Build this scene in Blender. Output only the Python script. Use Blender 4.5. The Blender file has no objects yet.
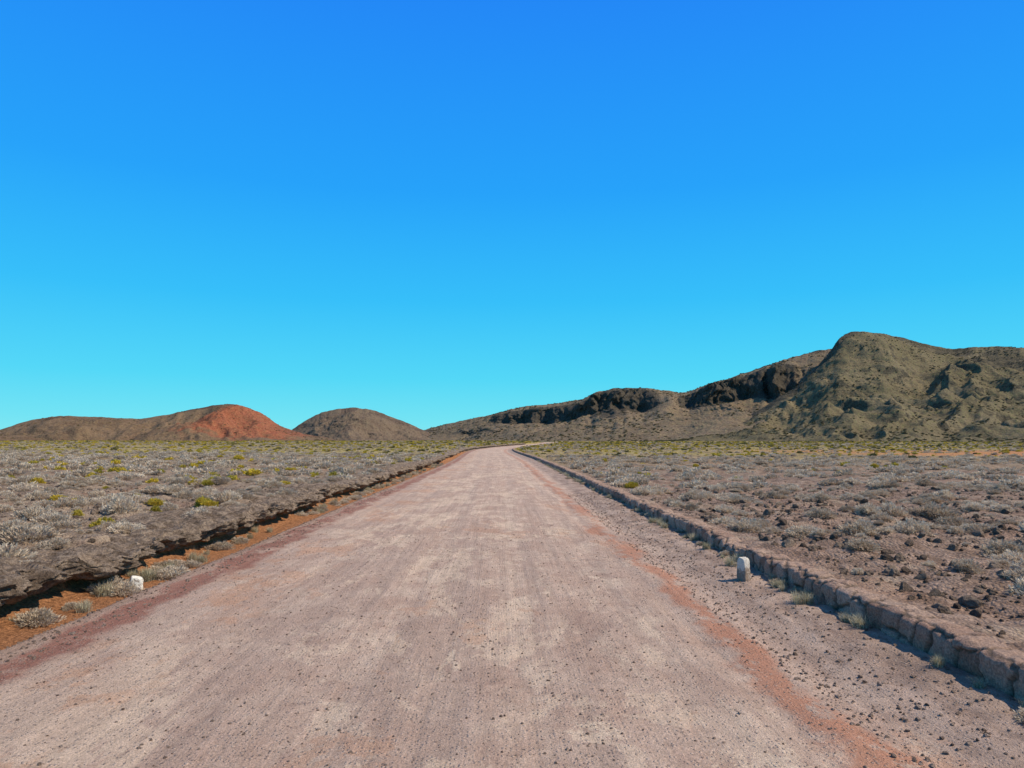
import bpy, math, numpy as np
from mathutils import Vector, Matrix, Euler
rng=np.random.default_rng(7)
scene=bpy.context.scene
scene.view_settings.view_transform='Standard'; scene.view_settings.look='None'
scene.view_settings.exposure=0

# ---------------------------------------------------------------- noise
_perm=np.random.default_rng(3).permutation(256); _perm=np.concatenate([_perm]*4)
_g=np.random.default_rng(5).normal(size=(256,3)); _g/=np.linalg.norm(_g,axis=1)[:,None]
def perlin(x,y,z=0.0):
    x,y,z=np.broadcast_arrays(np.asarray(x,float),np.asarray(y,float),np.asarray(z,float))
    xi=np.floor(x).astype(int);yi=np.floor(y).astype(int);zi=np.floor(z).astype(int)
    xf=x-xi;yf=y-yi;zf=z-zi
    f=lambda t:t*t*t*(t*(t*6-15)+10)
    u,v,w=f(xf),f(yf),f(zf)
    def c(dx,dy,dz):
        h=_perm[(_perm[(_perm[(xi+dx)&255]+yi+dy)&255]+zi+dz)&255]
        g=_g[h]
        return g[...,0]*(xf-dx)+g[...,1]*(yf-dy)+g[...,2]*(zf-dz)
    l=lambda a,b,t:a+(b-a)*t
    return 1.5*l(l(l(c(0,0,0),c(1,0,0),u),l(c(0,1,0),c(1,1,0),u),v),
             l(l(c(0,0,1),c(1,0,1),u),l(c(0,1,1),c(1,1,1),u),v),w)
def fbm(x,y,z=0.0,o=4,r=0.5):
    s=0;a=1
    for i in range(o):
        s=s+a*perlin(x*2**i+i*17.3,y*2**i+i*9.1,np.asarray(z)*2**i+i*3.7); a*=r
    return s
def ridged(x,y,z=0.0,o=4):
    s=0;a=.5
    for i in range(o):
        s=s+a*(1-2*np.abs(perlin(x*2**i+i*7.3,y*2**i+i*5.1,np.asarray(z)*2**i+i*3.7))); a*=.5
    return s
def sstep(a,b,x):
    t=np.clip((x-a)/(b-a),0,1); return t*t*(3-2*t)

# ---------------------------------------------------------------- mesh helpers
def mesh_obj(name,V,F,mat=None,smooth=True,mats=None,midx=None,link=True):
    me=bpy.data.meshes.new(name)
    V=np.asarray(V,np.float32);F=np.asarray(F,np.int32)
    n=F.shape[1]
    me.vertices.add(len(V)); me.vertices.foreach_set('co',V.ravel())
    me.loops.add(F.size); me.loops.foreach_set('vertex_index',F.ravel())
    me.polygons.add(len(F)); me.polygons.foreach_set('loop_start',np.arange(0,F.size,n,dtype=np.int32))
    me.polygons.foreach_set('use_smooth',np.full(len(F),smooth))
    for m in (mats or ([mat] if mat else [])): me.materials.append(m)
    if midx is not None: me.polygons.foreach_set('material_index',np.asarray(midx,np.int32))
    me.update(calc_edges=True); me.validate()
    ob=bpy.data.objects.new(name,me)
    if link: scene.collection.objects.link(ob)
    return ob
def grid_faces(nr,nc):
    i=np.arange(nr-1)[:,None]*nc+np.arange(nc-1)[None,:]
    return np.stack([i,i+1,i+nc+1,i+nc],-1).reshape(-1,4)
def ico(sub):
    import bmesh
    bm=bmesh.new(); bmesh.ops.create_icosphere(bm,subdivisions=sub,radius=1)
    V=np.array([v.co[:] for v in bm.verts]);F=np.array([[v.index for v in f.verts] for f in bm.faces]); bm.free()
    return V,F
def add_attr(ob,name,vals):
    a=ob.data.attributes.new(name,'FLOAT_COLOR','POINT')
    v=np.asarray(vals,np.float32); 
    a.data.foreach_set('color',np.concatenate([v,np.ones((len(v),1),np.float32)],1).ravel())

# ---------------------------------------------------------------- material helper
class M:
    def __init__(s,name,rough=.95,spec=.15):
        s.m=bpy.data.materials.new(name); s.m.use_nodes=True
        s.t=s.m.node_tree; s.n=s.t.nodes; s.l=s.t.links
        s.b=s.n['Principled BSDF']; s.b.inputs['Roughness'].default_value=rough
        s.b.inputs['Specular IOR Level'].default_value=spec
        s.tc=s.n.new('ShaderNodeTexCoord'); s.P=s.tc.outputs['Object']
        s.sep=s.n.new('ShaderNodeSeparateXYZ'); s.l.new(s.P,s.sep.inputs[0])
        s.X,s.Y,s.Z=s.sep.outputs
    def set(s,sock,v):
        if isinstance(v,bpy.types.NodeSocket): s.l.new(v,sock)
        elif isinstance(v,(tuple,list)) and len(v)==3 and sock.type=='RGBA': sock.default_value=(*v,1)
        else: sock.default_value=v
    def map(s,sc,loc=(0,0,0)):
        k=s.n.new('ShaderNodeMapping'); s.l.new(s.P,k.inputs[0]); k.inputs['Scale'].default_value=sc; k.inputs['Location'].default_value=loc
        return k.outputs[0]
    def noise(s,scale,detail=5,rough=.55,vec=None,dist=0):
        k=s.n.new('ShaderNodeTexNoise'); s.l.new(vec or s.P,k.inputs['Vector'])
        k.inputs['Scale'].default_value=scale;k.inputs['Detail'].default_value=detail;k.inputs['Roughness'].default_value=rough;k.inputs['Distortion'].default_value=dist
        return k.outputs[0]
    def vor(s,scale,feat='F1',out='Distance',vec=None):
        k=s.n.new('ShaderNodeTexVoronoi'); k.feature=feat; s.l.new(vec or s.P,k.inputs['Vector']); k.inputs['Scale'].default_value=scale
        return k.outputs[out]
    def math(s,op,a,b=0.0,c=0.0,clamp=False):
        k=s.n.new('ShaderNodeMath'); k.operation=op; k.use_clamp=clamp
        s.set(k.inputs[0],a); s.set(k.inputs[1],b); s.set(k.inputs[2],c); return k.outputs[0]
    def rng(s,v,a,b,c=0.0,d=1.0,smooth=True):
        k=s.n.new('ShaderNodeMapRange'); k.interpolation_type='SMOOTHSTEP' if smooth else 'LINEAR'
        s.set(k.inputs['Value'],v)
        k.inputs['From Min'].default_value=a;k.inputs['From Max'].default_value=b;k.inputs['To Min'].default_value=c;k.inputs['To Max'].default_value=d
        return k.outputs[0]
    def mix(s,f,a,b,mode='MIX'):
        k=s.n.new('ShaderNodeMix'); k.data_type='RGBA'; k.blend_type=mode
        s.set(k.inputs[0],f); s.set(k.inputs[6],a); s.set(k.inputs[7],b); return k.outputs[2]
    def mul(s,a,b): return s.math('MULTIPLY',a,b)
    def scalec(s,c,f):
        k=s.n.new('ShaderNodeVectorMath'); k.operation='SCALE'; s.set(k.inputs[0],c); s.set(k.inputs[3],f); return k.outputs[0]
    def bump(s,h,dist=.02,strength=1.0,prev=None):
        k=s.n.new('ShaderNodeBump'); k.inputs['Distance'].default_value=dist;k.inputs['Strength'].default_value=strength
        s.l.new(h,k.inputs['Height'])
        if prev: s.l.new(prev,k.inputs['Normal'])
        return k.outputs[0]
    def done(s,col,nrm=None):
        s.set(s.b.inputs['Base Color'],col)
        if nrm: s.l.new(nrm,s.b.inputs['Normal'])
        return s.m
    def band(s,v,c,w,soft):
        d=s.math('ABSOLUTE',s.math('SUBTRACT',v,c)); return s.rng(d,w,w+soft,1,0)

# ---------------------------------------------------------------- camera
H=2.0; FPX=720.0
cam=bpy.data.cameras.new('camera'); co=bpy.data.objects.new('camera',cam); scene.collection.objects.link(co)
cam.sensor_width=36; cam.lens=36*FPX/1024; cam.clip_end=12000; cam.clip_start=.05
pitch=math.atan(57/FPX); yaw=-math.atan(12/FPX)
co.location=(0,0,H); co.rotation_euler=(math.pi/2+pitch,0,yaw)
scene.camera=co
R=np.array(Euler((math.pi/2+pitch,0,yaw)).to_matrix())
def survey(px,py,D):
    """bearing/elevation measured from the photo -> world point at forward distance D"""
    px=np.asarray(px,float);py=np.asarray(py,float)
    d=np.stack([(px-512)/FPX,(384-py)/FPX,-np.ones_like(px)],-1)@R.T
    k=D/d[...,1]
    return d[...,0]*k,d[...,1]*k,H+d[...,2]*k

# ---------------------------------------------------------------- light
SUN_EL=math.radians(47); SUN_AZ=math.radians(100)   # clockwise from +Y (view direction)
sd=Vector((math.sin(SUN_AZ)*math.cos(SUN_EL),math.cos(SUN_AZ)*math.cos(SUN_EL),math.sin(SUN_EL)))
sl=bpy.data.lights.new('sun','SUN'); so=bpy.data.objects.new('sun',sl); scene.collection.objects.link(so)
sl.energy=5.0; sl.angle=math.radians(.53); sl.color=(1,.89,.69)
so.rotation_euler=sd.to_track_quat('Z','Y').to_euler()
w=bpy.data.worlds.new('World'); scene.world=w; w.use_nodes=True
nt=w.node_tree; nt.nodes.clear()
out=nt.nodes.new('ShaderNodeOutputWorld'); bg=nt.nodes.new('ShaderNodeBackground'); bg.inputs[1].default_value=.1
sky=nt.nodes.new('ShaderNodeTexSky'); sky.sky_type='NISHITA'; sky.sun_disc=False
sky.sun_elevation=SUN_EL; sky.sun_rotation=SUN_AZ; sky.altitude=2300; sky.air_density=1.0; sky.dust_density=.1; sky.ozone_density=3
tc=nt.nodes.new('ShaderNodeTexCoord'); sp=nt.nodes.new('ShaderNodeSeparateXYZ'); nt.links.new(tc.outputs['Generated'],sp.inputs[0])
cr=nt.nodes.new('ShaderNodeValToRGB'); nt.links.new(sp.outputs[2],cr.inputs[0])
stops=[(0.0,(.22,.81,.88)),(.03,(.155,.77,.91)),(.085,(.08,.69,.94)),(.19,(.033,.53,.97)),(.33,(.017,.37,.98)),(.54,(.015,.25,.95)),(.68,(.05,.15,.40)),(1.0,(.08,.11,.18))]
e=cr.color_ramp.elements
e[0].position=0;e[0].color=(*stops[0][1],1);e[1].position=1;e[1].color=(*stops[-1][1],1)
for p,c in stops[1:-1]:
    k=e.new(p);k.color=(*c,1)
vm=nt.nodes.new('ShaderNodeVectorMath');vm.operation='SCALE';vm.inputs[3].default_value=10; nt.links.new(cr.outputs[0],vm.inputs[0])
mx=nt.nodes.new('ShaderNodeMix');mx.data_type='RGBA';mx.inputs[0].default_value=.04
nt.links.new(vm.outputs[0],mx.inputs[6]);nt.links.new(sky.outputs[0],mx.inputs[7])
nt.links.new(mx.outputs[2],bg.inputs[0]); nt.links.new(bg.outputs[0],out.inputs[0])

# ---------------------------------------------------------------- terrain functions
WX=3.97   # wall face
WH=.27    # wall height
def rise(y): return 1.5*sstep(130,520,y)
def curve(y): return -1.3*sstep(60,140,y)+30*sstep(150,420,y)
def ground_h(x,y):
    xx=x-curve(y)
    n=.20*fbm(x*.28,y*.28,o=3)+.07*fbm(x*1.6,y*1.6,5.0,o=3)
    far=sstep(8,80,np.abs(xx))
    big=.5*fbm(x*.02,y*.02,9.0,o=3)*far
    left=(.38+.25*sstep(6,30,-xx))*sstep(-5.9,-6.5,xx)
    right=(WH-.05)*sstep(WX+.12,WX+.25,xx)
    m=np.clip(sstep(-5.9,-6.6,xx)+sstep(WX+.15,WX+1.2,xx),0,1)
    cor=-.10*(1-np.clip(sstep(-5.9,-6.3,xx)+sstep(WX+.12,WX+.2,xx),0,1))
    return rise(y)+left+right+cor+(n+big)*m*(1-.5*sstep(150,400,y))
xs=np.concatenate([-np.geomspace(4500,60,70)[:-1],np.arange(-60,-20,.6),np.arange(-20,-6.6,.08),np.arange(-6.6,-4.5,.05),np.arange(-4.5,3.9,.6),np.arange(3.9,4.4,.04),np.arange(4.4,18,.07),np.arange(18,60,.6),np.geomspace(60,4500,70)])
ys=np.concatenate([np.arange(-60,0,3),np.arange(0,22,.07),np.arange(22,50,.2),np.arange(50,140,.7),np.geomspace(140,5000,160)])
XX,YY=np.meshgrid(xs,ys); XX=XX+curve(YY)*(1-sstep(10,60,np.abs(XX))); ZZ=ground_h(XX,YY)
nearm=((np.abs(XX)<19)&(YY<23)&((XX<-6.3)|(XX>4.35)))
ZZ=ZZ+np.where(nearm,.022*fbm(XX*4.5,YY*4.5,2.,o=3,r=.6),0)

# ground material
m=M('ground_soil')
n1=m.noise(.35,6,.6); n2=m.noise(3,8,.65); n3=m.noise(30,4,.6); v=m.vor(22); vc=m.vor(22,out='Color')
left=m.mix(m.rng(n2,.35,.65),(.145,.10,.073),(.31,.23,.17))
right=m.mix(m.rng(n2,.35,.65),(.155,.102,.076),(.32,.22,.17))
side=m.rng(m.X,-1,1)
c=m.mix(side,left,right)
c=m.mix(m.mul(m.rng(n1,.5,.68),.45),c,(.27,.15,.095))
c=m.mix(m.mul(m.rng(m.noise(.8,6,.7),.52,.62),.35),c,(.37,.30,.225))
# far yellow heath
farm=m.mul(m.rng(m.Y,28,110),m.rng(m.noise(.06,5,.6,vec=m.map((1,.35,1))),.33,.55,.4,1))
heath=m.mix(m.rng(m.noise(1.2,5,.7),.4,.6),(.17,.135,.045),(.42,.33,.12))
c=m.mix(m.mul(farm,.8),c,heath)
op=m.mul(m.mul(m.rng(m.X,35,60),m.band(m.Y,100,25,20)),m.rng(m.noise(.05,4),.40,.50))
c=m.mix(op,c,(.42,.20,.09))
# ditch soil
dt=m.mul(m.rng(m.X,-6.4,-6.0),m.rng(m.X,-4.6,-4.4,1,0))
dt=m.mul(dt,m.rng(m.Y,120,160,1,0))
c=m.mix(dt,c,m.mix(n2,(.20,.085,.045),(.48,.22,.10)))
c=m.mix(.6,c,m.scalec(c,m.rng(n3,.3,.7,.45,1.6)))
h=m.math('ADD',m.mul(n3,.6),m.math('ADD',m.mul(n2,1.5),m.mul(v,-.6)))
mat_ground=m.done(c,m.bump(h,.05,.9))
mesh_obj('ground',np.stack([XX,YY,ZZ],-1).reshape(-1,3),grid_faces(len(ys),len(xs)),mat_ground)

# ---------------------------------------------------------------- road
rx=np.concatenate([np.arange(-5.05,WX+.02,.05)]); ry=np.concatenate([np.arange(-20,1,1),np.arange(1,20,.05),np.arange(20,60,.3),np.arange(60,420,2)])
RX,RY=np.meshgrid(rx,ry)
def road_z(x,y):
    xx=x-curve(y)
    z=rise(y)+.016*fbm(x*.7,y*.35,2.0,o=3)+.006*fbm(x*5,y*4,1.0,o=4,r=.6)
    z-=.05*np.exp(-((xx-2.75)/.30)**2)*(.5+.5*perlin(y*.4,3.3))     # rut by the verge
    z-=.035*np.exp(-((xx-2.05-.12*perlin(y*.3,8.8))/.13)**2)*(.6+.4*perlin(y*.5,3.3))
    for tx_ in (-2.7,-1.2,.25,1.55): z-=.012*np.exp(-((xx-tx_-.1*perlin(y*.15,tx_))/.20)**2)
    z+=.05*sstep(2.9,3.9,xx)+.025*fbm(x*3,y*3,o=3)*sstep(2.8,3.2,xx)
    z-=.09*sstep(-4.75,-5.05,xx)
    z-=.02*((xx+.6)/4)**2
    return z+.012
RZ=road_z(RX+curve(RY),RY)
m=M('dirt_road_surface',.92)
# follow the road's bend far away
roadx=np.stack([RX,RY,RZ],-1).reshape(-1,3)
at=m.n.new('ShaderNodeAttribute');at.attribute_name='offset'
m.X=at.outputs['Fac']
st=m.map((1,.5,1))
mid=m.noise(1.8,8,.68,vec=st); fine=m.noise(55,4,.7); gr=m.noise(170,3,.7)
trk=m.noise(2.2,4,.55,vec=m.map((1,.03,1))); streak=m.noise(11,4,.6,vec=m.map((1,.03,1)))
c=m.mix(m.rng(mid,.35,.65),(.425,.285,.222),(.515,.372,.295))
c=m.mix(m.mul(m.rng(trk,.45,.60),.5),c,(.385,.275,.225))
edgef=m.rng(m.math('ABSOLUTE',m.math('ADD',m.X,.5)),1.8,4.2,1,.2)
# compacted wheel tracks: paler, along the road
wt=None
for tx_ in (-2.7,-1.2,.25,1.55):
    b_=m.band(m.math('ADD',m.X,m.mul(m.math('SUBTRACT',m.noise(.25,3),.5),.7)),tx_,.05,.22)
    wt=b_ if wt is None else m.math('MAXIMUM',wt,b_)
c=m.mix(m.mul(m.mul(wt,m.rng(mid,.4,.6)),.40),c,(.60,.45,.35))
# pale worn hard-pack : irregular plates
pn=m.math('ADD',m.mul(m.noise(.42,9,.72,vec=m.map((1,.40,1)),dist=.6),.75),m.mul(mid,.25))
pal=m.mul(m.rng(pn,.52,.54),edgef)
c=m.mix(m.mul(pal,.45),c,(.66,.495,.37))
pal2=m.mul(m.rng(m.noise(1.1,9,.78,vec=m.map((1,.5,1),(4,9,0)),dist=.5),.565,.59),m.mul(edgef,m.rng(m.noise(.25,3),.42,.58)))
c=m.mix(m.mul(pal2,.65),c,(.70,.54,.41))
# reddish soil streaks
xw=m.math('ADD',m.X,m.mul(m.math('SUBTRACT',m.noise(.35,6,.65),.5),1.9))
red=m.mul(m.band(xw,2.3,.10,.20),m.rng(m.noise(.8,8,.78,vec=st),.43,.49))
c=m.mix(m.mul(red,.8),c,(.43,.19,.115))
red3=m.mul(m.band(xw,-3.3,.25,.6),m.rng(m.noise(.6,8,.78,vec=m.map((1,.5,1),(3,1,0))),.50,.55))
c=m.mix(m.mul(red3,.5),c,(.48,.26,.16))
red4=m.rng(m.math('ADD',m.mul(m.noise(.38,9,.74,vec=m.map((1,.6,1),(13,5,0)),dist=.8),.8),m.mul(mid,.25)),.585,.615)
c=m.mix(m.mul(red4,.5),c,(.45,.25,.165))
dk=m.rng(m.noise(.9,9,.8,vec=m.map((1,.4,1),(7,15,0)),dist=.5),.57,.61)
c=m.mix(m.mul(dk,.4),c,(.31,.20,.165))
xw2=m.math('ADD',m.X,m.mul(m.math('SUBTRACT',m.noise(.8,6,.65),.5),.9))
red2=m.mul(m.band(xw2,-4.35,.16,.22),m.rng(m.noise(1.1,7,.75,vec=st),.38,.5,.25,1))
c=m.mix(m.mul(red2,.85),c,(.25,.10,.07))
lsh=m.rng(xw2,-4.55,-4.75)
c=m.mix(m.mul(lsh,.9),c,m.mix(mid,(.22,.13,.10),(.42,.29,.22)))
rsh=m.rng(xw2,2.75,3.1)
c=m.mix(m.mul(rsh,.85),c,m.mix(m.rng(mid,.35,.65),(.25,.17,.135),(.44,.32,.26)))
vc=m.vor(34,out='Color'); vd=m.vor(34)
sc=m.n.new('ShaderNodeSeparateColor'); m.l.new(vc,sc.inputs[0])
peb=m.mul(m.rng(sc.outputs[0],.62,.68),m.rng(vd,.25,.45,1,0))
c=m.mix(m.mul(peb,.55),c,m.mix(sc.outputs[1],(.18,.125,.105),(.70,.54,.45)))
c=m.scalec(c,m.rng(fine,.25,.75,.66,1.34,False)); c=m.scalec(c,m.rng(gr,.25,.75,.80,1.22,False))
c=m.scalec(c,m.rng(streak,.3,.7,.88,1.11,False))
c=m.scalec(c,m.rng(m.noise(7,6,.75),.3,.7,.88,1.12,False))
h=m.math('ADD',m.mul(fine,1.0),m.math('ADD',m.mul(peb,.7),m.mul(gr,.4)))
h=m.math('ADD',h,m.math('ADD',m.mul(mid,1.2),m.mul(streak,.8)))
mat_road=m.done(c,m.bump(h,.018,.95))
road=mesh_obj('dirt_road',np.stack([RX+curve(RY),RY,RZ],-1).reshape(-1,3),grid_faces(len(ry),len(rx)),mat_road)
a_=road.data.attributes.new('offset','FLOAT','POINT'); a_.data.foreach_set('value',RX.astype(np.float32).ravel())

# ---------------------------------------------------------------- left bank (overhanging crust)
m=M('bank_crust')
n2=m.noise(4,8,.7);n3=m.noise(22,6,.7)
c=m.mix(m.rng(n2,.35,.62),(.13,.09,.065),(.33,.245,.185))
oz=m.mul(m.rng(m.math('ADD',m.Z,m.mul(n2,.15)),.24,.14),m.rng(m.Y,120,160,1,0))
c=m.mix(oz,c,m.mix(n3,(.26,.11,.05),(.52,.24,.11)))
c=m.scalec(c,m.rng(n3,.3,.7,.55,1.45))
mat_bank=m.done(c,m.bump(m.math('ADD',n3,m.mul(n2,2)),.07,1))
by=np.concatenate([np.arange(1,24,.035),np.arange(24,60,.2),np.arange(60,300,1.2)])
pr=np.array([(-4.72,-.16),(-5.0,-.085),(-5.4,-.09),(-5.68,-.03),(-5.82,.04),(-5.86,.10),(-5.74,.145),(-5.52,.175),(-5.38,.22),(-5.33,.30),(-5.38,.37),(-5.48,.41),(-5.70,.43),(-6.0,.44),(-6.5,.44),(-7.1,.42),(-7.8,.38),(-8.4,.05)])
tt=np.linspace(0,len(pr)-1,130)
px_=np.interp(tt,np.arange(len(pr)),pr[:,0]);pz_=np.interp(tt,np.arange(len(pr)),pr[:,1])
kk=np.array([1,2,1])/4
px_[1:-1]=np.convolve(px_,kk,'valid');pz_[1:-1]=np.convolve(pz_,kk,'valid')
PX,BY=np.meshgrid(px_,by);PZ,_=np.meshgrid(pz_,by);TT,_=np.meshgrid(tt,by)
up=sstep(3,6,TT)*(1-sstep(14,17,TT))
wob=.28*perlin(BY*.22,1.7)+.30*fbm(BY*.8,4.2,o=4,r=.6)
hsc=1+.25*fbm(BY*.3,8.8,o=2)
lipm=np.exp(-((TT-8.5)/2.8)**2)
coll=sstep(.1,.4,perlin(BY*.35,7.7))   # stretches where the crust has slumped
bx=PX+up*wob*.6+lipm*(.24*fbm(BY*2.0,TT*.3,o=5,r=.6)-.06-.24*coll)+up*.07*fbm(BY*5,TT*1.0,7,o=3)+curve(BY)
bz=np.where(PZ>0,PZ*hsc,PZ)+up*(.085*fbm(BY*2.5,PX*2.5,3,o=5,r=.6)+.03*ridged(BY*3.5,PX*3.5,1.,o=3))+.014*fbm(BY*9,PX*9+PZ*9,o=2)+rise(BY)
mesh_obj('bank',np.stack([bx,BY,bz],-1).reshape(-1,3),grid_faces(len(by),len(tt)),mat_bank)

# ---------------------------------------------------------------- right retaining wall
wy=np.concatenate([np.arange(.5,22,.016),np.arange(22,60,.06),np.arange(60,260,.4)])
sprof=[(0,-.12),(0,WH-.045),(.015,WH-.012),(.05,WH),(.27,WH),(.31,WH-.03),(.32,WH-.2)]
sp_=np.array(sprof); seg=np.r_[0,np.cumsum(np.hypot(*np.diff(sp_,axis=0).T))]
ss=np.linspace(0,seg[-1],64)
qx=np.interp(ss,seg,sp_[:,0]);qz=np.interp(ss,seg,sp_[:,1])
sT=.12+WH   # arc length at top edge
cells=[]
y0=.0
while y0<262:
    wd=rng.uniform(.20,.44)
    if rng.random()<.45: cells.append((y0,.10+rng.uniform(-.04,.04)));cells.append((y0+rng.uniform(-.1,.1),.29+rng.uniform(-.05,.04)))
    else: cells.append((y0,.22+rng.uniform(-.07,.07)))
    cells.append((y0+rng.uniform(-.1,.1),sT+.17+rng.uniform(-.05,.05)))
    y0+=wd
cells=np.array(cells)
SS,WY=np.meshgrid(ss,wy)
F1=np.full(SS.shape,9.);F2=np.full(SS.shape,9.);ID=np.zeros(SS.shape,int)
wyj=WY+.06*fbm(WY*5,SS*5,o=2);ssj=SS+.05*fbm(WY*5,SS*5,6.,o=2)
order=np.argsort(cells[:,0]); cells=cells[order]
for r in range(len(wy)):
    a=np.searchsorted(cells[:,0],wy[r]-1.0);b=np.searchsorted(cells[:,0],wy[r]+1.0)
    d=np.hypot(wyj[r][:,None]-cells[None,a:b,0],ssj[r][:,None]-cells[None,a:b,1])
    o=np.argsort(d,1); F1[r]=np.take_along_axis(d,o[:,:1],1)[:,0];F2[r]=np.take_along_axis(d,o[:,1:2],1)[:,0];ID[r]=o[:,0]+a
edge=sstep(.0,.055,F2-F1)
cr_=rng.random((len(cells),3))
topm=sstep(sT-.02,sT+.04,SS)
disp=(edge*.040+(cr_[ID][...,0]-.5)*.055*edge)*(1-.5*topm)+.014*fbm(WY*9,SS*9,o=3)
fr=(SS<sT+.33)
nx=-(1-topm)*fr;nz=topm*fr
topj=.03*perlin(WY*.8,5.5)+.035*fbm(WY*3,2.2,o=3)-.07*sstep(.2,.5,perlin(WY*.6,31.))
wxp=WX+qx[None,:]+nx*disp+.07*perlin(WY*.12,9.9)+curve(WY)
wzp=qz[None,:]+nz*disp+sstep(.2,.38,SS)*topj+rise(WY)
wall=mesh_obj('stone_retaining_wall',np.stack([wxp,WY,wzp],-1).reshape(-1,3),grid_faces(len(wy),len(ss)),None)
cc=cr_[ID]
add_attr(wall,'stone',np.stack([cc[...,1],edge,topm],-1).reshape(-1,3))
m=M('wall_stone',.9)
at=m.n.new('ShaderNodeAttribute');at.attribute_name='stone'; s2=m.n.new('ShaderNodeSeparateColor');m.l.new(at.outputs['Color'],s2.inputs[0])
n2=m.noise(7,7,.7);n3=m.noise(45,5,.7)
stc=m.mix(s2.outputs[0],(.28,.145,.10),(.44,.29,.22))
stc=m.mix(m.rng(s2.outputs[2],0,1,0,.5),stc,(.34,.245,.19))
c=m.mix(m.rng(s2.outputs[1],0,1,.15,1),(.11,.08,.06),stc)
c=m.mix(m.mul(m.rng(n2,.5,.65),.4),c,(.17,.12,.09))
c=m.scalec(c,m.rng(n3,.3,.7,.65,1.4))
wall.data.materials.append(m.done(c,m.bump(m.math('ADD',n3,n2),.02,.9)))

# ---------------------------------------------------------------- marker stones
def marker(name,loc,w,d,h,rot,tilt,white):
    n=16; import bmesh
    bm=bmesh.new(); bmesh.ops.create_cube(bm,size=1); bmesh.ops.subdivide_edges(bm,edges=bm.edges[:],cuts=n-1,use_grid_fill=True)
    V=np.array([v.co[:] for v in bm.verts])*2;F=np.array([[v.index for v in f.verts] for f in bm.faces]);bm.free()
    nn=(np.abs(V)**8).sum(1)**(1/8.); V=V/nn[:,None]
    tz=(V[:,2]+1)/2
    ns=fbm(V[:,0]*1.3+loc[0],V[:,1]*1.3,V[:,2]*1.3,o=4)
    tp=1-.18*tz**2
    P=np.stack([V[:,0]*w/2*tp*(1+.10*ns),V[:,1]*d/2*tp*(1+.1*ns),(V[:,2]*(1-.12*V[:,0]*white))*h/2*(1+.05*ns)+h/2-.05],-1)
    mm=M(name+'_paint',.85)
    n2=mm.noise(9,8,.75);n3=mm.noise(60,4,.6)
    c=mm.mix(mm.rng(mm.math('ADD',n2,mm.mul(mm.Z,.9)),.50 if white else .56,.62 if white else .70),(.26,.20,.16),(.76,.70,.62) if white else (.62,.55,.48))
    c=mm.scalec(c,mm.rng(n3,.3,.7,.8,1.15))
    ob=mesh_obj(name,P,F,mm.done(c,mm.bump(mm.math('ADD',n2,n3),.012,.8)))
    ob.location=loc; ob.rotation_euler=(tilt[0],tilt[1],rot)
marker('marker_stone',(3.48,10.4,float(road_z(3.48,10.4))),.15,.15,.36,.65,(.03,-.06),0)
marker('marker_stone',(-5.12,10.4,-.09),.18,.15,.24,.5,(.05,.08),1)

# ---------------------------------------------------------------- plants and rocks (instanced)
def scatter(name,P,rot,scl,variants,mat_dummy=None):
    col=bpy.data.collections.new(name+'_variants')
    for v in variants: col.objects.link(v)
    me=bpy.data.meshes.new(name); P=np.asarray(P,np.float32)
    me.vertices.add(len(P)); me.vertices.foreach_set('co',P.ravel())
    a=me.attributes.new('rot','FLOAT_VECTOR','POINT');a.data.foreach_set('vector',np.asarray(rot,np.float32).ravel())
    a=me.attributes.new('scl','FLOAT_VECTOR','POINT');a.data.foreach_set('vector',np.asarray(scl,np.float32).ravel())
    a=me.attributes.new('idx','INT','POINT');a.data.foreach_set('value',rng.integers(0,len(variants),len(P)).astype(np.int32))
    ob=bpy.data.objects.new(name,me); scene.collection.objects.link(ob)
    g=bpy.data.node_groups.new(name+'_gn','GeometryNodeTree')
    g.interface.new_socket('Geometry',in_out='INPUT',socket_type='NodeSocketGeometry');g.interface.new_socket('Geometry',in_out='OUTPUT',socket_type='NodeSocketGeometry')
    gi=g.nodes.new('NodeGroupInput');go=g.nodes.new('NodeGroupOutput')
    ci=g.nodes.new('GeometryNodeCollectionInfo');ci.inputs['Collection'].default_value=col;ci.inputs['Separate Children'].default_value=True;ci.inputs['Reset Children'].default_value=True
    ip=g.nodes.new('GeometryNodeInstanceOnPoints');ip.inputs['Pick Instance'].default_value=True
    def na(n,t):
        k=g.nodes.new('GeometryNodeInputNamedAttribute');k.data_type=t;k.inputs['Name'].default_value=n;return k.outputs['Attribute']
    er=g.nodes.new('FunctionNodeEulerToRotation')
    g.links.new(gi.outputs[0],ip.inputs['Points']);g.links.new(ci.outputs[0],ip.inputs['Instance'])
    g.links.new(na('idx','INT'),ip.inputs['Instance Index']);g.links.new(na('rot','FLOAT_VECTOR'),er.inputs[0]);g.links.new(er.outputs[0],ip.inputs['Rotation'])
    g.links.new(na('scl','FLOAT_VECTOR'),ip.inputs['Scale']);g.links.new(ip.outputs[0],go.inputs[0])
    md=ob.modifiers.new('scatter','NODES');md.node_group=g
    return ob

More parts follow.
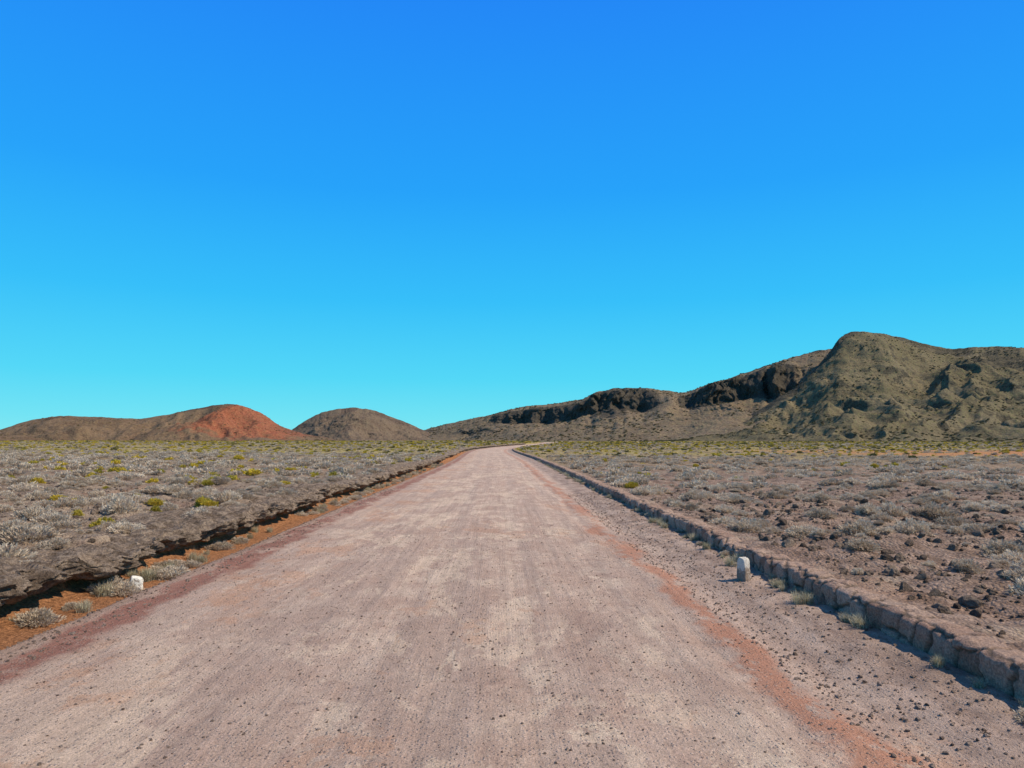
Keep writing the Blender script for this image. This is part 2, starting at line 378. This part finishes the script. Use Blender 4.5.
def leaf_mat(name,a,b,dry,trn=.3):
    m=M(name,.85,.1)
    oi=m.n.new('ShaderNodeObjectInfo')
    c=m.mix(oi.outputs['Random'],a,b)
    c=m.mix(m.mul(m.rng(m.noise(3.5,2),.45,.65),.6),c,dry)
    c=m.scalec(c,m.rng(m.noise(14,1),.3,.7,.7,1.3))
    if trn:
        tr=m.n.new('ShaderNodeBsdfTranslucent'); m.set(tr.inputs['Color'],c)
        ms=m.n.new('ShaderNodeMixShader'); ms.inputs[0].default_value=trn
        m.l.new(m.b.outputs[0],ms.inputs[1]);m.l.new(tr.outputs[0],ms.inputs[2])
        m.l.new(ms.outputs[0],m.n['Material Output'].inputs['Surface'])
    return m.done(c)
mat_silver=leaf_mat('silver_foliage',(.44,.355,.27),(.72,.615,.49),(.44,.31,.225))
mat_yellow=leaf_mat('yellow_green_foliage',(.44,.36,.06),(.70,.50,.05),(.30,.26,.08))
mat_green=leaf_mat('olive_foliage',(.17,.155,.06),(.30,.25,.09),(.22,.17,.085),0)
mat_hill=leaf_mat('hillside_foliage',(.11,.098,.045),(.20,.17,.08),(.15,.115,.07),0)
mat_grass=leaf_mat('dry_grass',(.40,.37,.25),(.55,.49,.36),(.36,.28,.18))
mcore=M('twig_core'); mat_core=mcore.done(mcore.mix(mcore.noise(8),(.11,.08,.06),(.21,.16,.12)))

def shrub(name,mat,n,hgt,ll,lw,seed,upright=.35):
    r=np.random.default_rng(seed)
    az=r.uniform(0,2*np.pi,n);ct=r.uniform(.02,1,n)**.8
    st=np.sqrt(1-ct**2); d=np.stack([np.cos(az)*st,np.sin(az)*st,ct],-1)
    lum=.78+.45*perlin(d[:,0]*2.1+seed*3.3,d[:,1]*2.1,d[:,2]*2.1)+.2*perlin(d[:,0]*5,d[:,1]*5+seed,d[:,2]*5)
    rad=lum*(.45+.55*r.random(n)**.45)
    p=d*rad[:,None]*np.array([1,1,hgt])
    dr=d*1.0+r.normal(size=(n,3))*.45+np.array([0,0,upright]); dr/=np.linalg.norm(dr,axis=1)[:,None]
    sd_=np.cross(dr,r.normal(size=(n,3)));sd_/=np.linalg.norm(sd_,axis=1)[:,None]
    L=ll*r.uniform(.6,1.4,n)[:,None];W=lw*r.uniform(.6,1.4,n)[:,None]
    a=p-sd_*W*.4;b=p+sd_*W*.4;c=p+dr*L*.55+sd_*W;e_=p+dr*L*.55-sd_*W;t=p+dr*L
    V=np.stack([a,b,c,t,e_],1).reshape(-1,3)
    i=np.arange(n)*5
    T=np.concatenate([np.stack([i,i+1,i+2],1),np.stack([i,i+2,i+4],1),np.stack([i+4,i+2,i+3],1)])
    CV,CF=ico(2)
    CV=CV*(.50+.25*perlin(CV[:,0]*2+seed,CV[:,1]*2,CV[:,2]*2))[:,None]*np.array([1,1,hgt*.9])
    VV=np.concatenate([V,CV]);FF=np.concatenate([T,CF+len(V)])
    mi=np.r_[np.zeros(len(T),int),np.ones(len(CF),int)]
    return mesh_obj(name,VV,FF,mats=[mat,mat_core],midx=mi,smooth=False,link=False)
def tuft(name,mat,n,seed):
    r=np.random.default_rng(seed)
    Vs=[];Fs=[];k=0
    az=r.uniform(0,2*np.pi,n);lean=r.uniform(.1,1.0,n);ln=r.uniform(.5,1.1,n)
    for i in range(n):
        base=np.array([r.normal()*.16,r.normal()*.16,-.03])
        o=np.array([math.cos(az[i]),math.sin(az[i]),0]);s=np.array([-o[1],o[0],0])*.014
        pts=[]
        for j,t in enumerate((0,.35,.7,1)):
            p=base+o*lean[i]*ln[i]*t**1.4*.8+np.array([0,0,1])*ln[i]*(t-.35*lean[i]*t*t)
            wv=(1,.9,.6,.05)[j]; pts+= [p-s*wv,p+s*wv]
        Vs+=pts
        for j in range(3): q=k+2*j; Fs.append((q,q+1,q+3,q+2))
        k+=8
    return mesh_obj(name,np.array(Vs),np.array(Fs),mat,smooth=False,link=False)
V_silver=[shrub(f'silver_shrub_{i}',mat_silver,2400,.70,.17,.020,i+1) for i in range(4)]
V_silverF=[shrub(f'silver_shrub_far_{i}',mat_silver,320,.70,.22,.065,i+1) for i in range(3)]
V_yellow=[shrub(f'yellow_shrub_{i}',mat_yellow,1800,.85,.20,.030,i+11,.8) for i in range(3)]
V_yellowF=[shrub(f'yellow_shrub_far_{i}',mat_yellow,320,.8,.24,.075,i+11,.8) for i in range(3)]
V_green=[shrub(f'olive_shrub_{i}',mat_green,320,.75,.24,.08,i+21,.6) for i in range(3)]
V_hill=[shrub(f'hill_shrub_{i}',mat_hill,150,.75,.30,.11,i+41,.6) for i in range(3)]
V_tuft=[tuft(f'tuft_{i}',mat_grass,170,i+31) for i in range(3)]

def plant_pts(n,ymin,ymax,side,power=1.0,xlo=None,clump=.3,thr=-.1,seed=0.):
    y=ymin+(ymax-ymin)*rng.random(n*3)**power
    x=(rng.random(n*3)*2-1)*(y*.85+5)
    k=np.ones(len(x),bool)
    xx=x-curve(y)
    if side=='L': k&=xx<-6.1
    elif side=='R': k&=xx>WX+.65
    else: k&=((xx<-6.1)|(xx>WX+.65))
    k&=fbm(x*clump,y*clump,seed,o=2)>thr
    x,y=x[k][:n],y[k][:n]
    return x,y
def plant(name,xy,smin,smax,variants,flat=(1,1),sink=.06,pw=1.5):
    x=np.concatenate([a for a,b in xy]);y=np.concatenate([b for a,b in xy])
    n=len(x); s=smin+(smax-smin)*rng.random(n)**pw; s*=1+.8*sstep(60,300,y)
    xx=x-curve(y)
    z=ground_h(x,y)
    z=np.where((xx<-5.7)&(xx>-7.7),np.maximum(z,.38+rise(y)),z)
    P=np.stack([x,y,z-sink*s],-1)
    rot=np.stack([rng.normal(size=n)*.08,rng.normal(size=n)*.08,rng.uniform(0,6.28,n)],-1)
    sc=np.stack([s*rng.uniform(.8,1.3,n),s*rng.uniform(.8,1.3,n),s*rng.uniform(flat[0],flat[1],n)],-1)
    return scatter(name,P,rot,sc,variants)
sx=np.array([8.4,5.9,6.6,13.,9.2,10.6,15.5,-9.5,-8.3,-7.4,-12.,-10.2]);sy=np.array([14.,19.,9.,22.,17.,26.,25.,13.,16.,11.5,16.,20.])
plant('silver_shrubs',[plant_pts(1050,4,30,'L',.7,thr=-.15,clump=.6),plant_pts(850,3.5,28,'R',.75,thr=.0,seed=4.,clump=.5)],.06,.42,V_silver,(.7,1.15),pw=2.2)
plant('silver_shrubs_large',[(sx,sy),plant_pts(60,9,30,'L',.8,thr=-.1,seed=21.),plant_pts(50,8,30,'R',.8,thr=-.1,seed=22.)],.26,.5,V_silver,(.7,1.05))
plant('silver_heath',[plant_pts(2700,28,80,'L',.8,thr=-.15),plant_pts(2600,26,80,'R',.8,thr=-.05,seed=4.),plant_pts(5000,70,320,'LR',.8,thr=-.2)],.10,.50,V_silverF,(.7,1.15))
fx=np.array([-4.02*2.45,-320/720*24,-7.4*1.2,-388/720*14.3,12.5,5.1,24.,-12,-9.8,10.5,-14,-11,-8.9,-8.0]);fy=np.array([17.,24,13,14.3,46,28,46,20,28,32,19,23,15.5,12.2])
plant('yellow_green_shrubs',[(fx,fy),plant_pts(80,9,30,'L',.8,thr=.0,seed=2.)],.10,.30,V_yellow,(.9,1.3))
plant('yellow_heath',[plant_pts(650,26,85,'L',.8,thr=-.05,seed=2.),plant_pts(90,28,85,'R',.8,thr=.1,seed=2.),plant_pts(8500,75,420,'LR',.75,thr=-.25,seed=3.)],.12,.36,V_yellowF,(.8,1.2))
plant('olive_shrubs',[plant_pts(3500,70,450,'LR',.7,thr=-.2,seed=7.)],.15,.5,V_green,(.7,1.1))
# verge tufts
n=80; ty=3.5+60*rng.random(n)**1.3; ty2=4+70*rng.random(110)**1.4
tx=np.concatenate([-5.4+rng.normal(size=n)*.15,3.80+rng.normal(size=110)*.08]);ty=np.concatenate([ty,ty2])
tz=np.where(tx<0,-.09,road_z(tx,ty)); s=np.where(tx<0,rng.uniform(.10,.26,len(tx)),rng.uniform(.06,.19,len(tx)))
scatter('grass_tufts',np.stack([tx,ty,tz],-1),np.stack([tx*0,tx*0,rng.uniform(0,6.28,len(tx))],-1),np.stack([s*1.2,s*1.2,s],-1),V_tuft)
n=90; ty=8+60*rng.random(n)**1.3; tx=-5.4+rng.normal(size=n)*.14; ty2=4+70*rng.random(60)**1.2; tx2=3.80+rng.normal(size=60)*.07
s=np.r_[rng.uniform(.10,.30,n),rng.uniform(.05,.16,60)];tx=np.r_[tx,tx2];ty=np.r_[ty,ty2];tz=np.where(tx<0,-.1,road_z(tx,ty))
scatter('verge_shrubs',np.stack([tx,ty,tz],-1),np.stack([tx*0,tx*0,rng.uniform(0,6.28,len(tx))],-1),np.stack([s,s*1.3,s*.9],-1),V_silver)

def rock_mat(name,a,b):
    m=M(name,.92); oi=m.n.new('ShaderNodeObjectInfo'); n2=m.noise(2.5,6,.7);n3=m.noise(14,5,.7)
    c=m.mix(oi.outputs['Random'],a,b); c=m.scalec(c,m.rng(n2,.3,.7,.65,1.35)); c=m.scalec(c,m.rng(n3,.3,.7,.75,1.25))
    return m.done(c,m.bump(m.math('ADD',n2,m.mul(n3,.5)),.15,.9))
mat_lava=rock_mat('lava_rock',(.14,.098,.075),(.38,.28,.215)); mat_gravel=rock_mat('road_gravel',(.24,.165,.13),(.66,.50,.42))
def rock(name,mat,sub,seed):
    r=np.random.default_rng(seed);V,F=ico(sub)
    for k in range(9):
        d=r.normal(size=3);d/=np.linalg.norm(d);o=r.uniform(.55,.85);t=V@d;V=V-np.maximum(t-o,0)[:,None]*d*.9
    V=V*(1+.16*fbm(V[:,0]*1.6+seed,V[:,1]*1.6,V[:,2]*1.6,o=3))[:,None]*np.array([1,r.uniform(.7,1),r.uniform(.55,.8)])
    return mesh_obj(name,V,F,mat,smooth=False,link=False)
V_rock=[rock(f'rock_{i}',mat_lava,3,i+50) for i in range(6)]
V_grav=[rock(f'pebble_{i}',mat_gravel,2,i+70) for i in range(5)]
def rocks(name,x,y,z,s,V):
    n=len(x)
    scatter(name,np.stack([x,y,z],-1),rng.uniform(0,6.28,(n,3))*np.array([.1,.1,1]),np.stack([s]*3,-1)*rng.uniform(.8,1.2,(n,3)),V)
x1,y1=plant_pts(13000,3,26,'R',.8,thr=-.6,clump=.5,seed=12.);x2,y2=plant_pts(6000,4,28,'L',.8,thr=-.3,clump=.5,seed=13.);x3,y3=plant_pts(700,25,90,'R',.8,thr=-.3,seed=14.)
x=np.r_[x1,x2,x3];y=np.r_[y1,y2,y3]; s=.009+.026*rng.random(len(x))**2+.10*rng.random(len(x))**12; s[-len(x3):]+=.02
z=ground_h(x,y);xx=x;z=np.where((xx<-5.7)&(xx>-7.7),np.maximum(z,.37),z)
rocks('lava_rocks',x,y,z+s*.15,s,V_rock)
# gravel on road + shoulder
n=18000;y=1.5+16*rng.random(n)**1.3;x=rng.uniform(-4.9,3.0,n);s=.0025+.012*rng.random(n)**5
n2=10000;yb=2+26*rng.random(n2)**1.1;xb=3.95-1.45*rng.random(n2)**.8;sb=.004+.020*rng.random(n2)**4.5
n3=2500;yc=5+26*rng.random(n3);xc=-5.0+.8*rng.random(n3)**1.2;sc_=.006+.02*rng.random(n3)**3
x=np.r_[x,xb,xc];y=np.r_[y,yb,yc];s=np.r_[s,sb,sc_]
rocks('gravel',x,y,road_z(x,y)+s*.2,s,V_grav)

# ---------------------------------------------------------------- hills
def hill(name,pts,Dr,Db,prof,mat,nu=700,nf=150,nb=30,gul=(.03,.2),iso=(.012,8),seed=1.,backw=1.2,jag=.6,extra=None,rockm=None,push=6.):
    pts=np.array(pts,float); u=np.linspace(pts[0,0],pts[-1,0],nu)
    py=np.interp(u,pts[:,0],pts[:,1])
    k=np.hanning(15);k/=k.sum(); pp=np.pad(py,7,mode='edge'); py=np.convolve(pp,k,'valid')
    py=py-jag*fbm(u*.05,seed,o=5,r=.65)
    dr=np.interp(u,*zip(*Dr));db=np.interp(u,*zip(*Db))
    rx_,ry_,rz_=survey(u,py,dr)
    bx_,by_,_=survey(u,np.full(nu,441.),db)
    b0=1.0
    t=np.linspace(0,1,nf)[:,None]
    X=bx_+(rx_-bx_)*t;Y=by_+(ry_-by_)*t
    hgt=np.maximum(rz_-b0,.3)
    Z=b0-.6+(hgt+.6)*prof(t,u[None,:])
    env=np.sin(np.pi*np.clip(t,0,1)**.9)**.7*np.ones_like(Z)
    g=ridged(u[None,:]*gul[0]+.8*fbm(X*.006,Y*.006,seed,o=3),t*1.6+.5*fbm(X*.01,Y*.01,seed,o=2),seed,o=3)
    Z+=env*hgt*(g-.5)*gul[1]
    Z+=env*iso[1]*fbm(X*iso[0],Y*iso[0],seed+3,o=6,r=.56)*np.clip(hgt/40,0,1)
    if extra: Z+=extra(t,u[None,:],X,Y,hgt)*env**.3
    mask=rockm(t,u[None,:],X,Y,Z)*np.ones_like(Z) if rockm else np.zeros_like(Z)
    # horizontal roughness: rock faces bulge in and out
    am=push*(.35+.65*mask)*env*np.clip(hgt/40,0,1)
    X=X+am*fbm(X*.02,Y*.02,Z*.03+seed,o=5,r=.58)*.6
    Y=Y+am*fbm(X*.02+40,Y*.02,Z*.03+seed,o=5,r=.58)
    tb=np.linspace(0,1,nb)[1:,None]
    Xb=rx_*(1+.0*tb)+ (rx_/ry_)*tb*hgt*backw*2; Yb=ry_+tb*hgt*backw*2; Zb=b0-2+(rz_-b0+2)*(1-tb**1.5)-hgt*.25*np.sin(np.pi*tb)*.3
    XA=np.concatenate([X,Xb]);YA=np.concatenate([Y,Yb]);ZA=np.concatenate([Z,Zb])
    ob=mesh_obj(name,np.stack([XA,YA,ZA],-1).reshape(-1,3),grid_faces(len(XA),nu),mat)
    MA=np.concatenate([mask,np.zeros_like(Xb)]); add_attr(ob,'rock',np.stack([MA]*3,-1).reshape(-1,3))
    return X,Y,Z,mask

def hill_mat(name,soilA,soilB,rock_c,veg,vegamt,sc,redspec=None,st0=(.80,.62)):
    m=M(name,.95,.05)
    geo=m.n.new('ShaderNodeNewGeometry'); sn=m.n.new('ShaderNodeSeparateXYZ');m.l.new(geo.outputs['Normal'],sn.inputs[0])
    at=m.n.new('ShaderNodeAttribute');at.attribute_name='rock'
    n1=m.noise(.012*sc,6,.6);n2=m.noise(.07*sc,8,.65);n3=m.noise(.35*sc,5,.7);n4=m.noise(1.3*sc,3,.7)
    c=m.mix(m.rng(m.math('ADD',m.mul(n1,.6),m.mul(n2,.4)),.42,.58),soilA,soilB)
    steep=m.rng(m.math('ADD',sn.outputs[2],m.mul(m.math('SUBTRACT',n2,.5),.5)),*st0)
    if redspec: 
        for (cx,cy,rad,col) in redspec:
            dx=m.math('SUBTRACT',m.X,cx);dy=m.math('SUBTRACT',m.Y,cy)
            dd=m.math('SQRT',m.math('ADD',m.mul(dx,dx),m.mul(m.mul(dy,dy),.25)))
            mk=m.rng(m.math('ADD',dd,m.mul(m.math('SUBTRACT',n2,.5),rad*1.2)),rad*.6,rad*1.2,1,0)
            c=m.mix(mk,c,m.mix(n3,tuple(k*.7 for k in col),col))
    vg=m.mul(m.rng(n3,.47,.56),m.rng(n2,.3,.6))
    c=m.mix(m.mul(vg,vegamt),c,veg)
    rk=m.math('MAXIMUM',m.mul(steep,.85),m.rng(m.math('ADD',at.outputs['Fac'],m.mul(m.math('SUBTRACT',n2,.5),.9)),.3,.6,0,.92))
    c=m.mix(rk,c,m.mix(n3,tuple(k*.7 for k in rock_c),tuple(k*1.4 for k in rock_c)))
    c=m.scalec(c,m.rng(n3,.3,.7,.64,1.38)); c=m.scalec(c,m.rng(n4,.3,.7,.76,1.26))
    nb=m.bump(m.math('ADD',n2,m.mul(n3,.45)),6/sc,.75)
    return m.done(c,nb)
A=[(-420,440),(-300,432),(-150,424),(-60,428),(0,430),(30,420),(60,416),(100,417),(140,419),(165,415),(195,409),(215,405),(232,404),(247,407),(264,415),(280,426),(300,433),(330,438),(352,442),(385,446)]
mA=hill_mat('red_cinder_soil',(.14,.09,.060),(.205,.135,.088),(.105,.055,.04),(.15,.115,.055),.5,2.2,redspec=[(-188,500,25,(.37,.12,.065)),(-160,500,28,(.35,.12,.07))],st0=(.68,.5))
pA=lambda t,u:.35*t**1.2+.65*sstep(.15,1.,t)
HA=hill('cinder_hill',A,[(-420,520),(200,560),(385,520)],[(-420,340),(0,360),(200,400),(385,430)],pA,mA,gul=(.018,.34),iso=(.022,8),seed=2.,push=7,
  rockm=lambda t,u,X,Y,Z:.6*sstep(.90,.97,t)*sstep(160,190,u)*(1-sstep(262,285,u))+.4*sstep(.55,.7,t)*sstep(262,282,u)+.35*sstep(.0,.3,fbm(X*.02,Y*.02,4.,o=3))*(1-sstep(150,200,u)))
B=[(262,447),(285,434),(305,421),(322,412),(340,408.5),(352,407.5),(366,408.5),(385,414),(405,422),(425,431),(445,438),(470,444)]
mB=hill_mat('cone_soil',(.14,.098,.074),(.19,.135,.10),(.11,.078,.06),(.13,.11,.065),.6,1.2,st0=(.66,.48))
HB=hill('volcanic_cone',B,[(262,1300),(470,1300)],[(262,1150),(350,1000),(470,1150)],lambda t,u:t**1.3,mB,gul=(.03,.20),iso=(.01,14),seed=5.,jag=.8,push=18,
  rockm=lambda t,u,X,Y,Z:.8*sstep(.75,.95,t)*sstep(-.1,.3,fbm(u*.05,t*3,2.,o=3)))
C1=[(380,447),(405,440),(430,428),(460,421),(490,415),(520,407),(550,404),(580,400),(598,392),(630,388),(655,389),(680,393),(700,388),(730,378),(760,368),(790,358),(820,350),(860,345),(900,352)]
def c1_edges(u):
    tb=.68+.10*fbm(u*.016,3.1,o=2)+.05*fbm(u*.07,1.1,o=3)
    return tb,tb+.09+.03*fbm(u*.05,9.1,o=2)
def c1_amt(u): return sstep(470,515,u)*(1-sstep(770,820,u))*(1-.85*np.exp(-((u-668)/16)**2))
def pC1(t,u):
    tb,te=c1_edges(u); hb=.53
    e1=np.where(t<tb,hb*(np.clip(t/tb,0,1))**1.35,hb+.35*sstep(tb,te,t)+.12*sstep(te,1.0,t))
    e2=.45*t**1.3+.55*sstep(.1,1,t)
    k=c1_amt(u)
    return e1*k+e2*(1-k)
def rock_shade_C1(t,u,X,Y,Z):  # cliff rock mask; the shade on the cliff faces is painted in with it
    tb,te=c1_edges(u)
    k=sstep(tb-.03,tb+.01,t)*(1-.85*sstep(te+.01,te+.08,t))*c1_amt(u)
    f=.55*sstep(.15,.45,fbm(u*.02,t*2.5,6.,o=4))*sstep(.3,.55,t)
    return np.maximum(k,f)
mC1=hill_mat('caldera_rampart',(.185,.132,.092),(.225,.165,.118),(.062,.054,.044),(.14,.128,.065),.6,1.2,st0=(.62,.46))  # rock colour kept dark, so it includes the cliffs' shade
HC1=hill('rampart_hill',C1,[(380,1500),(520,1200),(700,1000),(900,900)],[(380,1250),(520,800),(600,640),(700,560),(900,560)],pC1,mC1,nu=900,nf=260,gul=(.012,.12),iso=(.007,7),seed=8.,jag=.9,rockm=rock_shade_C1,push=20)
C2=[(640,443),(680,438),(715,431),(745,420),(775,402),(800,384),(822,362),(838,342),(852,334),(868,333),(885,334),(900,337),(920,343),(940,347),(955,349),(975,347),(1000,346),(1024,348),(1080,352),(1160,362),(1260,372),(1400,395),(1550,430)]
def xC2(t,u,X,Y,h):   # a spur running down toward the viewer and a shallow valley right of it
    sp=.12*np.exp(-((u-(850-60*(1-t)))/30)**2)*sstep(.1,.7,t)
    vl=-.10*np.exp(-((u-(935-25*(1-t)))/34)**2)*sstep(.1,.7,t)
    return h*(sp*(1-.6*t)+vl)
def rC2(t,u,X,Y,Z):
    a=sstep(.72,.88,t)*(1-sstep(828,860,u+40*fbm(u*.03,t*4,1.,o=3)))*sstep(700,740,u)
    b=sstep(.66,.84,t)*sstep(940,975,u)*sstep(-.1,.3,fbm(u*.02,t*3,2.,o=4))
    f=.5*sstep(.2,.5,fbm(X*.009,Y*.009,6.,o=4))*sstep(.3,.6,t)
    return np.clip(a*.75+b*.5+f,0,1)
mC2=hill_mat('heath_mountain_soil',(.150,.118,.074),(.21,.165,.108),(.075,.064,.048),(.122,.112,.052),.8,1.6,st0=(.60,.44))
HC2=hill('heath_mountain',C2,[(640,640),(700,700),(852,860),(1024,780),(1550,620)],[(640,560),(760,470),(852,420),(1024,380),(1550,340)],lambda t,u:.65*t**1.35+.35*sstep(.25,1,t),mC2,nu=1000,nf=280,gul=(.010,.32),iso=(.010,15),seed=11.,jag=.8,extra=xC2,rockm=rC2,push=12)
# shrubs growing on the slopes
P=[];S=[]
for (X,Y,Z,mk),n,sz in ((HC2,14000,1.0),(HC1,4500,1.4),(HA,2200,.6)):
    nf,nu=X.shape
    i=rng.integers(2,nf-3,n);j=rng.integers(2,nu-3,n)
    k=fbm(X[i,j]*.02,Y[i,j]*.02,sz,o=3)>-.15
    i,j=i[k],j[k]
    P.append(np.stack([X[i,j],Y[i,j],Z[i,j]-.1],-1));S.append(sz*rng.uniform(.5,1.4,len(i)))
P=np.concatenate(P);S=np.concatenate(S)
scatter('hillside_shrubs',P,np.stack([S*0,S*0,rng.uniform(0,6.28,len(S))],-1),np.stack([S,S,S*.7],-1),V_hill)
